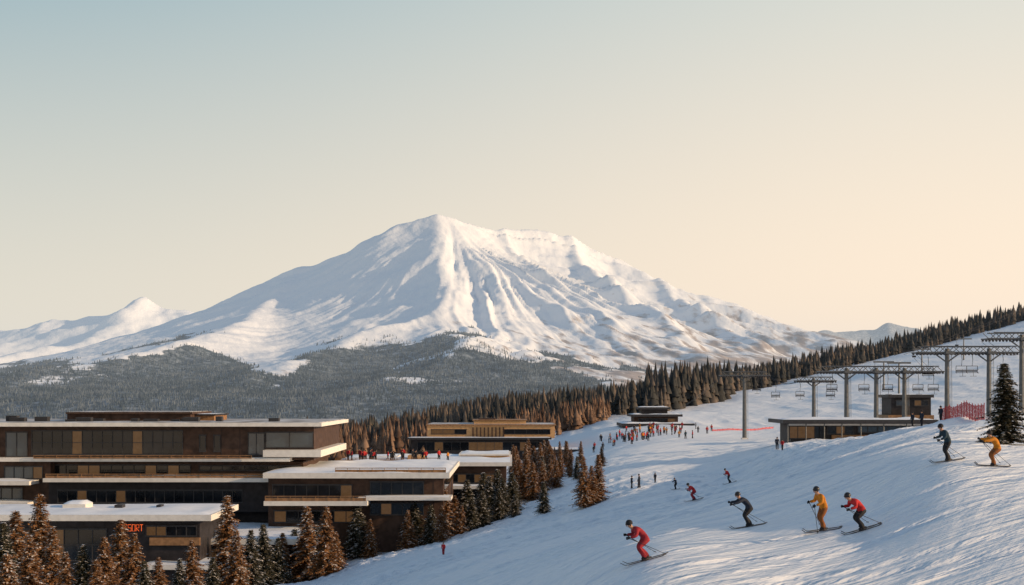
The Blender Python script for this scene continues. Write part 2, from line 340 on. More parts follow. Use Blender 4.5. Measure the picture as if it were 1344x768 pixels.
merged_forest('mountain_forest',np.stack([X,D,z-1],-1),r.uniform(7,13,len(X)),'farforest',2,4,.2,3)
def line_forest(name,pl,num,spread,hr,matk,seed,up=0,tiers=5,wid=.17):
    r=np.random.default_rng(seed); pl=np.array(pl,float); 
    seg=np.concatenate([[0],np.cumsum(np.hypot(np.diff(pl[:,0]),np.diff(pl[:,1])*.3))]); t=r.uniform(0,seg[-1],num)
    px=np.interp(t,seg,pl[:,0]); D=np.interp(t,seg,pl[:,1])*(1+r.uniform(-spread,spread+up,num)); X=WX(px,D); z=gz(X,D)
    d=fbm(X/25,D/40,3,seed)+r.uniform(-.3,.3,num)>-.35
    X=X[d];D=D[d];z=z[d]
    merged_forest(name,np.stack([X,D,z-.3],-1),r.uniform(hr[0],hr[1],len(X))*r.uniform(.8,1.1,len(X)),matk,tiers,7,wid,seed)
line_forest('ridge_forest',[(880,660),(930,740),(1000,820),(1100,920),(1230,1020),(1344,1070),(1600,1100)],3200,.05,(7,16),'ridgeforest',21,.06)
line_forest('ridge_forest',[(845,560),(905,600),(960,700)],280,.06,(9,20),'ridgeforest',22)
line_forest('ridge_forest',[(560,560),(600,560),(700,580),(800,600),(860,640)],1500,.16,(7,13),'ridgeforest',23,.1)
line_forest('larch_wood',[(640,440),(720,470),(800,500)],260,.06,(5,9),'brownforest',24)
line_forest('larch_wood',[(-200,460),(400,440),(470,430),(560,440)],1700,.16,(6,11),'brownforest',25,.3)
line_forest('valley_forest',[(-200,700),(400,700),(600,700),(700,700)],5000,.3,(8,13),'ridgeforest',26,.7,4)
# ---------------------------------------------------------------- conifers
def conifer_mesh(name,seed,h=8.0,rad=1.7,leaf='needle',snowp=.3,dens=1.0):
    rd=random.Random(seed); p=Part()
    p.tube([(0,0,-.3),(0,0,h*.5),(0,0,h*.97)],[.16,.09,.02],'bark',6)
    z=.35
    def blade(b,d,l,w,k):
        s=d.cross(Vector((rd.uniform(-.4,.4),rd.uniform(-.4,.4),1))).normalized()*w
        p.add([b,b+d*l*.45+s,b+d*l,b+d*l*.45-s],[(0,1,2,3)],k)
    while z<h*.985:
        tt=z/h; R=rad*(1-tt)**.85*rd.uniform(.78,1.12)*(.8+.2*min(1,tt*8))+.06
        nb=max(4,int((9-3.5*tt)*dens)); a0=rd.uniform(0,6.28)
        for i in range(nb):
            a=a0+i*6.283/nb+rd.uniform(-.35,.35); Rb=R*rd.uniform(.55,1.15); o=Vector((math.cos(a),math.sin(a),0)); dr=rd.uniform(.18,.45)
            pts=[o*(Rb*u)+Vector((0,0,z+.25*u*(1-tt)-dr*Rb*u*u)) for u in (0,.5,1)]
            p.tube(pts,[.03,.018,.006],'bark',3)
            L=o.cross(Vector((0,0,1))); ns=max(2,int(Rb/.19)); sb=snowp*rd.choice((.1,.8,1.9))
            for j in range(ns+1):
                u=(j+.6)/(ns+.6); b=o*(Rb*u)+Vector((0,0,z+.25*u*(1-tt)-dr*Rb*u*u))
                for sd in (-1,1,0):
                    d=(o*.7+L*sd*rd.uniform(.5,1.1)+Vector((0,0,rd.uniform(-.55,.05)))).normalized()
                    l=(.22+.32*(1-u)*min(1,Rb))*rd.uniform(.7,1.35)
                    blade(b+Vector((0,0,rd.uniform(-.05,.05))),d,l,l*.25,leaf)
                    if rd.random()<.45: blade(b,(d+Vector((0,0,-.7))).normalized(),l*.8,l*.22,leaf)
                    if rd.random()<sb: blade(b+Vector((0,0,.05)),(d+Vector((0,0,.12))).normalized(),l*.85,l*.26,'frost')
        z+=rd.uniform(.17,.27)*(1.15-.4*tt)
    for i in range(6): blade(Vector((0,0,h*.93)),Vector((rd.uniform(-.3,.3),rd.uniform(-.3,.3),1)).normalized(),.5,.05,leaf)
    me=bpy.data.meshes.new(name); me.from_pydata(p.v,[],p.f)
    for k in p.mats: me.materials.append(M[k])
    me.polygons.foreach_set('material_index',p.m); me.update(); return me
pines=[conifer_mesh('pine_mesh',s,8,rd_,'needle',sp) for s,rd_,sp in ((1,2.3,.28),(2,2.0,.40),(3,2.5,.24))]
larches=[conifer_mesh('larch_mesh',s,8,rd_,'larch',sp,.9) for s,rd_,sp in ((11,2.1,.20),(12,1.9,.32),(13,2.45,.26))]
def tree(px,base,top,kind='p',D=None,wf=1):
    x,y,z=hit(px,base) if D is None else G(px,D)
    h=(WZ(top,y)-z); 
    if h<1.5: h=2
    me=random.choice(pines if kind=='p' else larches); ob=bpy.data.objects.new('pine_tree' if kind=='p' else 'larch_tree',me); scene.collection.objects.link(ob)
    s=h/8.0; ob.location=(x,y,z-.05); w=s*random.uniform(.92,1.1)*wf
    ob.scale=(w,w,s); ob.rotation_euler=(random.uniform(-.02,.02),random.uniform(-.02,.02),random.uniform(0,6.28))
for t in [(20,0,668,'l',132),(52,0,646,'l',142),(4,0,684,'p',126),(108,0,712,'p',130),(157,0,680,'l',140),(138,0,702,'l',130),(176,0,698,'l',134),(208,0,730,'l',136),(252,0,708,'l',140),(297,0,648,'l',146),(328,0,694,'p',152),(345,0,686,'p',159),(235,0,732,'p',128),(68,0,690,'l',128),(280,0,730,'p',128),(125,0,732,'l',116),(38,0,700,'l',118),(310,0,694,'l',143),(85,0,722,'l',116),(190,0,734,'p',120),(10,0,724,'l',108),
 (404,0,662,'l',168),(427,0,662,'l',164),(415,0,686,'p',174),(388,0,692,'p',172),(470,0,656,'p',180),(500,0,649,'p',188),(515,0,660,'p',185),(525,0,654,'l',186),(553,0,627,'l',190),(571,0,634,'l',186),(585,0,642,'l',184),(597,0,649,'l',190),(565,0,660,'p',180),(545,0,656,'p',182),(536,0,668,'l',178),(580,0,662,'l',178),
 (612,0,628,'p',196),(635,0,618,'p',205),(643,0,624,'p',200),(652,0,614,'p',206),(660,0,626,'p',200),(672,0,618,'p',208),(690,0,598,'l',225),(700,0,605,'l',222),(655,0,640,'p',196),(682,0,602,'l',228),(712,0,604,'l',232),(722,0,600,'l',236),
 (676,0,648,'p',193),(633,0,643,'p',190),(619,0,653,'p',188),(440,0,696,'l',170),(365,0,704,'p',164),(372,0,698,'l',168),(486,0,680,'l',178),(606,0,662,'l',184)]:
    tree(t[0],t[1],t[2],t[3],t[4],1.25)
for t in [(767,666,598,'l'),(786,660,595,'l'),(776,664,610,'l'),(714,674,631,'p'),(691,655,610,'l'),(700,648,614,'l'),(735,628,588,'l'),(722,630,583,'l'),(748,626,590,'l'),(730,640,603,'l'),(712,640,598,'p'),(757,630,598,'p'),(790,612,585,'l')]:
    tree(*t,None,1.1)
tree(1320,0,474,'p',96,1.25)
for i in range(22):
    tree(random.uniform(672,765),0,random.uniform(574,590),'l',random.uniform(290,345))
# ---------------------------------------------------------------- buildings
class Bld:
    def __init__(s,name): s.name=name; s.e=empty(name); s.walls=Part(); s.glass=Part(); s.frames=Part(); s.roof=Part(); s.sn=Part(); s.rd=random.Random(len(name))
    def block(s,px0,px1,py0,py1,D,dep,k='brown',down=None):
        z1=WZ(py0,D); z0=WZ(py1,D) if down is None else down
        s.walls.box(WX(px0,D),WX(px1,D),D,D+dep,z0,z1,k)
    def slab(s,px0,px1,py0,py1,D,dep,k='white',snow=.35,cover=None):
        x0,x1=WX(px0,D),WX(px1,D); z1=WZ(py0,D); z0=WZ(py1,D); s.roof.box(x0,x1,D,D+dep,z0,z1,k)
        if cover: s.roof.box(x0+.4,x1-.4,D+.4,D+dep-.4,z1+.004,z1+.05,cover)
        if snow: s.sn.snow(x0+.3,x1-.3,D+.3,D+dep-.3,z1+.004,snow*.6,int(px0))
    def win(s,px0,px1,py0,py1,D,step=1.3,k='glass',hz=0,warm=.12,fk='dsteel'):
        x0,x1,z0,z1=WX(px0,D),WX(px1,D),WZ(py1,D),WZ(py0,D); nn=max(1,round((x1-x0)/step)); w=(x1-x0)/nn
        for i in range(nn):
            kk='glassw' if s.rd.random()<warm*1.5 else k; o=s.rd.uniform(0,.02)
            s.glass.box(x0+i*w+.01,x0+(i+1)*w-.01,D-.05-o,D+.05,z0,z1,kk)
        for i in range(nn+1): s.frames.box(x0+i*w-.05,x0+i*w+.05,D-.16,D-.075,z0,z1,fk)
        s.frames.box(x0-.1,x1+.1,D-.2,D-.165,z1-.12,z1+.06,fk); s.frames.box(x0-.1,x1+.1,D-.2,D-.165,z0-.06,z0+.12,fk)
        for j in range(hz): zz=z0+(z1-z0)*(j+1)/(hz+1); s.frames.box(x0,x1,D-.07-.12,D-.165,zz-.04,zz+.04,fk)
    def sidewin(s,X,y0,y1,z0,z1,step=1.6,k='glass'):
        nn=max(1,round((y1-y0)/step)); w=(y1-y0)/nn
        for i in range(nn): s.glass.box(X-.05,X+.05,y0+i*w+.08,y0+(i+1)*w-.08,z0,z1,k)
    def rail(s,px0,px1,py0,py1,D,k='wood',step=1.5):
        x0,x1,z0,z1=WX(px0,D),WX(px1,D),WZ(py1,D),WZ(py0,D)
        s.frames.box(x0,x1,D,D+.08,z1-.1,z1,k); s.frames.box(x0,x1,D+.02,D+.06,z0,z1-.25,k)
        nn=int((x1-x0)/step)
        for i in range(nn+1): s.frames.box(x0+i*(x1-x0)/nn-.03,x0+i*(x1-x0)/nn+.03,D-.04,D-.002,z0,z1,k)
    def panels(s,px0,px1,py0,py1,D,step=2.4):
        x0,x1,z0,z1=WX(px0,D),WX(px1,D),WZ(py1,D),WZ(py0,D); nn=int((x1-x0)/step)
        for i in range(1,nn): s.frames.box(x0+i*(x1-x0)/nn-.025,x0+i*(x1-x0)/nn+.025,D-.03,D+.01,z0,z1,'char')
    def done(s):
        for p,nm in ((s.walls,'walls'),(s.glass,'window_glass'),(s.frames,'window_frames'),(s.roof,'roof_slabs'),(s.sn,'roof_snow')):
            if p.v: p.build(nm,s.e,smooth=(nm=='roof_snow'))
g0=-24.0
H=Bld('modern_ski_hotel')
H.block(-140,420-8,559,604,190.5,28,'brown'); H.panels(242,412,563,602,190.5)
H.slab(-150,422,555,560,188.5,31,snow=0,cover='gravel')
H.block(88,250,543,555.5,200,12,'brown'); H.slab(86,252,541,543.5,199.5,13,'brown',.0,'gravel')
H.block(252,281,545,555.5,203,9,'wood'); H.slab(251,282,543.5,545.5,202.5,10,'char',.1)
rb=random.Random(9)
for i in range(14):
    a=rb.uniform(5,400); y_=rb.uniform(195,198); hgt=rb.uniform(.3,.9); x_=WX(a,y_); H.roof.box(x_,x_+rb.uniform(.6,2.2),y_,y_+1.2,WZ(555,188.5)+.02,WZ(555,188.5)+hgt,'dsteel')
H.win(42,240,565,597,190.5,1.35,'glass',hz=1,warm=.07); H.win(326,347,568,598,190.5,1.0,'glassb'); H.win(349,411,567,588,190.5,3.1,'glassb',warm=0)
for a in (262,281): H.win(a,a+8,571,593,190.5,.9,'glass')
H.win(-140,-2,567,597,190.5,1.35,'glassb'); H.win(8,36,567,600,190.5,1.5,'glassb',warm=0)
H.slab(-150,380,601,606,188.2,30,'white',0); H.slab(345,421,591,600,188.0,29,'white',0)
H.block(-140,398,606,629,192,26,'brown'); H.win(72,250,610,624,192,1.5,'glass'); H.win(262,395,611,618,192,1.6,'glass',warm=0)
H.win(-140,-8,610,624,192,1.5,'glassb')
H.rail(60,418,622,628,187.0,'wood'); H.rail(44,330,597.5,602,187.9,'wood')
H.slab(56,440,628,633,186.5,31,'white',.25); H.slab(-150,38,632,637,186,30,'white',.25)
H.block(64,352,633,672,188,26,'char'); H.win(76,318,643,660,188,1.25,'glass',warm=.06)
H.block(-140,66,606,760,190,26,'brown',g0); H.slab(-150,36,660,665,186,8,'white',.2); H.win(-140,30,640,657,190,1.4,'glassb'); H.win(6,56,612,629,190,1.4,'glassb'); H.panels(30,66,606,700,190)
H.block(64,352,672,700,190,26,'char',g0)
H.slab(-150,277,676,684,160,16,'white',.3); H.block(-140,262,684,760,162,14,'char',-22.5); H.win(10,140,694,736,162,1.7,'glass',hz=1,warm=.12); H.win(192,258,690,704,162,1.2,'glass',warm=.2)
H.block(196,262,706,716,161.6,.35,'wood')
H.roof.box(WX(82,168),WX(112,168),168,171,WZ(667,168)-.1,WZ(662,168),'white'); H.sn.snow(WX(82,168),WX(112,168),168,171,WZ(662,168)+.004,.25)
for a,b_ in ((150,10),(205,6),(40,8)):
    H.roof.box(WX(a,170),WX(a+b_,170),170,171.5,WZ(668,170)-.4,WZ(663,170),'dsteel')
H.slab(195,400,708,715,168,22,'white',.3); H.block(205,392,715,760,169,20,'brown',-23); H.win(212,385,720,736,169,1.6,'glass',warm=.15)
H.slab(185,300,742,748,158,8,'white',.25); H.block(190,296,748,770,159,7,'char',-22)
H.slab(345,590,621,628,180,34,'white',.35); H.block(352,582,628,700,182,30,'brown',-24); H.win(358,462,636,655,182,1.5,'glass',hz=0,warm=.1); H.slab(346,482,658,664,178,6,'white',.2); H.rail(348,480,651,658,178.2,'wood')
H.win(486,556,632,650,182,1.4,'glass',warm=.15); H.win(486,556,660,676,182,1.4,'glass',warm=.1); H.win(360,470,670,686,182,1.5,'glass',warm=.1); H.panels(556,582,628,690,182,1.2)
H.slab(470,592,653,657,179,5,'white',.2); H.rail(440,585,614,621,181,'wood')
H.sidewin(WX(582,182),184,210,WZ(645,182),WZ(632,182)); 
H.done()
sg=Part(); lx=WX(158,161.7); lz=WZ(697,161.7); lh=.72; lw=.33
letters=[[[(0,0),(0,1),(1,1),(1,.5),(0,.5),(1,0)]],[[(1,1),(0,1),(0,0),(1,0)],[(0,.5),(.8,.5)]],[[(1,1),(0,1),(0,.5),(1,.5),(1,0),(0,0)]],[[(0,1),(0,0),(1,0),(1,1),(0,1)]],[[(0,0),(0,1),(1,1),(1,.5),(0,.5),(1,0)]],[[(0,1),(1,1)],[(.5,1),(.5,0)]]]
for i,l in enumerate(letters):
    for pl in l: sg.tube([(lx+i*.45+a*lw,161.6,lz+b*lh) for a,b in pl],.035,'sign',5)
sg.build('neon_sign_letters',H.e)
B=Bld('terrace_restaurant')
B.slab(436,672,607,612,222,30,'white',.35); B.block(445,664,612,660,224,26,'brown',-24); B.win(450,560,616,628,224,1.5,'glass',warm=.2); B.win(590,655,622,634,224,1.4,'glass',warm=.25)
B.slab(580,668,638,642,219,6,'white',.25); B.win(592,650,646,656,224,1.4,'glass',warm=.3); B.rail(440,575,601,607,222.5,'wood')
B.block(535,556,598,606,232,5,'tan'); B.block(480,520,601,606,236,5,'wood'); B.slab(478,522,599,601,235.5,6,'white',.2); B.slab(600,672,604,606.5,238,16,'white',.3)
B.block(604,668,598,604,239,12,'tan'); B.slab(602,670,596,598,238.5,13,'white',.25)
B.done()
C_=Bld('timber_hotel')
C_.block(561,728,559,575,380,22,'tan'); C_.slab(559,730,557,559,379.6,23,'wood',0,'gravel'); C_.block(622,690,552.5,557,384,14,'tan'); C_.slab(620,692,551,552.3,383.7,15,'wood',0)
C_.block(540,720,577,606,376,28,'char',-22); C_.slab(534,724,574.5,577,374.5,5,'dsteel',.15); C_.win(548,716,580,592,376,2.2,'glass',warm=.15); C_.win(566,612,563.5,570,380,3,'glass',warm=.1); C_.win(660,722,563.5,570,380,3,'glass',warm=.1)
C_.block(628,650,549,551,388,6,'brown'); C_.slab(700,770,590,594,372,12,'dsteel',.4); C_.block(704,766,594,606,373,10,'brown',-22); C_.win(708,760,596,603,373,2,'glass',warm=.3)
for i in range(9): C_.walls.box(WX(620+i*5,380),WX(620+i*5,380)+.35,379.65,379.99,WZ(575,380),WZ(561,380),'brown')
C_.done()
D_=Bld('mountain_lodge')
zl=G(850,415)[2]-1
D_.block(822,905,560,572,410,16,'char',zl); D_.slab(816,912,556,560,408,20,'dsteel',.5); D_.block(832,890,547,556,413,10,'brown'); D_.slab(828,896,544,547,411,14,'dsteel',.5); D_.win(828,900,562,570,410,2.2,'glass',warm=.2); D_.win(838,886,549,555,413,2,'glass')
D_.block(842,876,537.5,544,415,7,'char'); D_.slab(838,880,534.5,537.5,414,9,'dsteel',.4)
D_.done()
E_=Bld('piste_bar'); Dz=224
zl=min(G(1030,Dz)[2],G(1228,Dz)[2])-1.5
E_.block(1038,1222,556,580,Dz,9,'char',zl); E_.slab(1028,1232,551,556,Dz-2.2,13,'dsteel',.3); E_.win(1036,1080,559,576,Dz,1.2,'glass',warm=.5); E_.win(1086,1120,559,570,Dz,1.3,'glass',warm=.2); E_.win(1126,1215,559,568,Dz,1.5,'glassb',warm=0)
E_.block(1092,1218,571,580,Dz-.4,.35,'wood'); E_.frames.box(WX(1034,Dz),WX(1215,Dz),Dz-.9,Dz-.6,WZ(558.5,Dz),WZ(556.2,Dz),'white')
for a in (1034,1058,1082,1105,1130,1160,1190,1226): E_.frames.tube([(WX(a,Dz-1.8),Dz-1.8,zl),(WX(a,Dz-1.8),Dz-1.8,WZ(556,Dz))],.09,'steel')
E_.done()
L_=Bld('lift_station'); zl=G(1195,300)[2]-1
L_.block(1170,1222,522,545,300,8,'char',zl); L_.slab(1166,1226,518,522,299,10,'dsteel',.3); L_.win(1176,1194,525,533,300,1.4,'glassb'); L_.win(1200,1218,525,533,300,1.4,'glass'); L_.block(1166,1226,545,552,298.5,11,'wood',zl); L_.done()
# ---------------------------------------------------------------- lifts
def lift_tower(posts,b0,b1,top,D,h_px=8):
    e=empty('chairlift_tower'); p=Part(); z1=WZ(top,D); x0,x1=WX(b0,D),WX(b1,D); bh=h_px/F*D
    for q in posts:
        X,Y,z=G(q,D); p.tube([(X,Y,z-1),(X,Y,z1-bh*.3)],[.48,.34],'steel',10); p.box(X-.7,X+.7,Y-.7,Y+.7,z-.6,z+.35,'white')
        p.tube([(X+.5,Y-.3,z),(X+.42,Y-.3,z1-bh)],.04,'steel',4); p.tube([(X+.8,Y-.3,z),(X+.72,Y-.3,z1-bh)],.04,'steel',4)
        for s_ in (-1,1): p.tube([(X,Y,z1-bh*2.6),(X+s_*bh*2.2,Y,z1-bh)],.13,'steel',5)
        p.box(X-.75,X+.75,Y-1.9,Y+1.9,z1-bh-.25,z1-bh+.2,'steel')
    for dy in (-1.6,1.6):
        p.tube([(x0+bh,D+dy,z1),(x1-bh,D+dy,z1)],.10,'steel',5); p.tube([(x0,D+dy,z1-bh),(x1,D+dy,z1-bh)],.14,'steel',5)
        nn=max(3,int((x1-x0)/(bh*1.1))); 
        for i in range(nn):
            a=x0+bh*.3+(x1-x0-bh*.6)*i/nn; b=x0+bh*.3+(x1-x0-bh*.6)*(i+1)/nn; p.tube([(a,D+dy,z1-bh if i%2 else z1),(b,D+dy,z1 if i%2 else z1-bh)],.06,'steel',4)
        for i in range(nn*2):
            a=x0+(x1-x0)*(i+.5)/(nn*2); p.ell((a,D+dy,z1-bh-.2),(.22,.08,.22),'dsteel',8,4)
    for i in range(4):
        a=x0+(x1-x0)*i/3; p.tube([(a,D-1.6,z1-bh),(a,D+1.6,z1-bh)],.09,'steel',5)
    p.build('tower_frame',e); return (x0,x1,D,z1-bh)
T=[lift_tower([977],945,1010,488,330,5),lift_tower([1068],1044,1096,495,320,5),lift_tower([1111,1150,1187],1074,1236,481,262,7),lift_tower([1243,1298],1200,1338,455,250,8),lift_tower([1341],1292,1400,437,238,8)]
def cable(a,b,sag,r=.035):
    p=Part(); N_=14; pts=[]
    for i in range(N_+1):
        t=i/N_; pts.append((a[0]+(b[0]-a[0])*t,a[1]+(b[1]-a[1])*t,a[2]+(b[2]-a[2])*t-sag*4*t*(1-t)))
    p.tube(pts,r,'dsteel',4); p.build('lift_cable'); return pts
for dy in (-1.6,1.6):
    for a,b in zip(T[:-1],T[1:]): cable((a[1],a[2]+dy,a[3]-.35),(b[0],b[2]+dy,b[3]-.35),.8)
    a=T[0]; cable((WX(880,420),420+dy,WZ(540,420)),(a[0],a[2]+dy,a[3]-.35),1.2)
    cable((WX(1180,262),262+dy*2,WZ(466,262)),(WX(1500,300),300+dy*2,WZ(330,300)),1.5)
def chair(px,pyt,D,hang=2.2):
    e=empty('chairlift_chair'); p=Part(); X=WX(px,D); z=WZ(pyt,D)
    p.tube([(X,D,z),(X+.12,D,z-hang*.5),(X,D,z-hang)],.05,'dsteel',5)
    w=.95
    p.tube([(X-w,D,z-hang),(X+w,D,z-hang)],.05,'dsteel',5)
    for s_ in (-1,1): p.tube([(X+s_*w,D,z-hang),(X+s_*w,D+.1,z-hang-1.2),(X+s_*w,D-.5,z-hang-1.25)],.05,'dsteel',5)
    p.box(X-w,X+w,D-.5,D+.05,z-hang-1.22,z-hang-1.14,'black'); p.box(X-w,X+w,D+.06,D+.12,z-hang-1.0,z-hang-.75,'black')
    p.tube([(X-w,D-.6,z-hang-.6),(X+w,D-.6,z-hang-.6)],.03,'dsteel',4); p.tube([(X-w*.6,D-.7,z-hang-1.8),(X+w*.6,D-.7,z-hang-1.8)],.03,'dsteel',4); p.tube([(X,D-.6,z-hang-.6),(X,D-.7,z-hang-1.8)],.03,'dsteel',4)
    p.build('chair_frame',e)
for q in [(955,494,328),(993,494,332),(1018,502,325),(1050,501,322),(1090,501,318),(1092,489,262),(1134,489,264),(1165,489,260),(1205,489,263),(1218,468,252),(1262,464,250),(1276,464,250),(1316,464,252),(1225,489,264)]: chair(q[0],q[1],q[2])
for q,D in ((1160,560),(1210,640),(1265,720),(1180,480)):
    X,Y,z=G(q,D); p=Part(); p.tube([(X,Y,z-1),(X,Y,z+11)],[.4,.25],'steel',6); p.box(X-4,X+4,Y-.3,Y+.3,z+10.4,z+11,'steel'); p.tube([(X-3.5,Y,z+10.4),(X-3.5,Y,z+8)],.08,'steel'); p.box(X-4.3,X-2.7,Y-.3,Y+.3,z+7,z+7.8,'black'); p.build('tower_frame',empty('chairlift_tower'))
# ---------------------------------------------------------------- people
R_={'pel':.17,'wai':.15,'che':.185,'nec':.065,'sh':.10,'el':.075,'wr':.055,'hip':.13,'kn':.10,'an':.085}
def pose(kind):
    if kind=='tuck': P=dict(an=(0,.17,.17),kn=(.24,.19,.54),hip=(-.14,.11,.76),pel=(-.14,0,.80),wai=(-.03,0,.96),che=(.14,0,1.14),nec=(.26,0,1.27),hd=(.36,0,1.40),sh=(.17,.2,1.22),el=(.25,.37,1.0),wr=(.48,.33,1.02))
    if kind=='mid': P=dict(an=(0,.15,.17),kn=(.17,.17,.56),hip=(-.07,.11,.93),pel=(-.07,0,.97),wai=(0,0,1.13),che=(.11,0,1.33),nec=(.19,0,1.48),hd=(.25,0,1.63),sh=(.12,.21,1.42),el=(.18,.38,1.18),wr=(.42,.34,1.14))
    if kind=='reach': P=dict(an=(0,.16,.17),kn=(.22,.19,.55),hip=(-.12,.11,.84),pel=(-.12,0,.88),wai=(-.01,0,1.04),che=(.17,0,1.22),nec=(.29,0,1.35),hd=(.38,0,1.48),sh=(.2,.21,1.3),el=(.44,.28,1.2),wr=(.70,.27,1.2))
    if kind=='stand': P=dict(an=(0,.11,.1),kn=(.04,.12,.52),hip=(0,.1,.92),pel=(0,0,.96),wai=(.01,0,1.12),che=(.01,0,1.34),nec=(.02,0,1.5),hd=(.04,0,1.65),sh=(0,.21,1.43),el=(.0,.29,1.16),wr=(.14,.27,.93))
    return P
_cache={}
def body(kind):
    if kind in _cache: return _cache[kind]
    P=pose(kind); co=[];rad=[];E=[]
    def ad(c,r): co.append(c);rad.append(r);return len(co)-1
    pel=ad(P['pel'],R_['pel']); wai=ad(P['wai'],R_['wai']); che=ad(P['che'],R_['che']); nec=ad(P['nec'],R_['nec'])
    h=Vector(P['hd']); h0=ad(h-Vector((.01,0,.05)),.088); h1=ad(h+Vector((0,0,.07)),.092)
    E+=[(pel,wai),(wai,che),(che,nec),(nec,h0),(h0,h1)]; bones=[('J',pel,wai),('J',wai,che),('J',che,nec),('S',nec,h0),('S',h0,h1)]
    for s in (1,-1):
        f=lambda k,dx=0,dz=0:(P[k][0]+dx,P[k][1]*s,P[k][2]+dz)
        asy=.05*s
        sh=ad(f('sh'),R_['sh']); el=ad(f('el',asy),R_['el']); wr=ad(f('wr',asy,-.03*s),R_['wr'])
        hp=ad(f('hip'),R_['hip']); kn=ad(f('kn',asy),R_['kn']); an=ad(f('an',asy*2),R_['an']); to=ad((P['an'][0]+.17+asy*2,P['an'][1]*s,P['an'][2]-.07),.055); he=ad((P['an'][0]-.05+asy*2,P['an'][1]*s,P['an'][2]-.09),.055)
        E+=[(che,sh),(sh,el),(el,wr),(pel,hp),(hp,kn),(kn,an),(an,to),(an,he)]
        bones+=[('J',che,sh),('J',sh,el),('J',el,wr),('P',hp,kn),('P',kn,an),('B',an,to),('B',an,he)]
    me=bpy.data.meshes.new('tmp'); me.from_pydata([tuple(c) for c in co],E,[]); ob=bpy.data.objects.new('tmp',me); scene.collection.objects.link(ob)
    md=ob.modifiers.new('s','SKIN'); 
    for i,v in enumerate(me.skin_vertices[0].data): v.radius=(rad[i],rad[i]); v.use_root=(i==0)
    md.use_smooth_shade=True; sb=ob.modifiers.new('b','SUBSURF'); sb.levels=2; sb.render_levels=2
    dg=bpy.context.evaluated_depsgraph_get(); ev=ob.evaluated_get(dg); m2=ev.to_mesh(); V=[v.co.copy() for v in m2.vertices]; Fc=[tuple(p.vertices) for p in m2.polygons]; ev.to_mesh_clear()
    bpy.data.objects.remove(ob)
    zones=[]
    for f in Fc:
        c=sum((V[i] for i in f),Vector())/len(f); bd=9;bz='J'
        for z,a,b in bones:
            A_=Vector(co[a]);B_=Vector(co[b]); ab=B_-A_; t=max(0,min(1,(c-A_).dot(ab)/ab.length_squared)); d=(c-A_-ab*t).length-(rad[a]*(1-t)+rad[b]*t)
            if d<bd: bd=d;bz=z
        if bz=='P' and c.z>P['pel'][2]-.02: bz='J'
        if bz=='J' and c.z<P['pel'][2]-.1 and abs(c.x-P['pel'][0])<.25 and abs(c.y)<.25: bz='P'
        zones.append(bz)
    _cache[kind]=(V,Fc,zones,P); return _cache[kind]
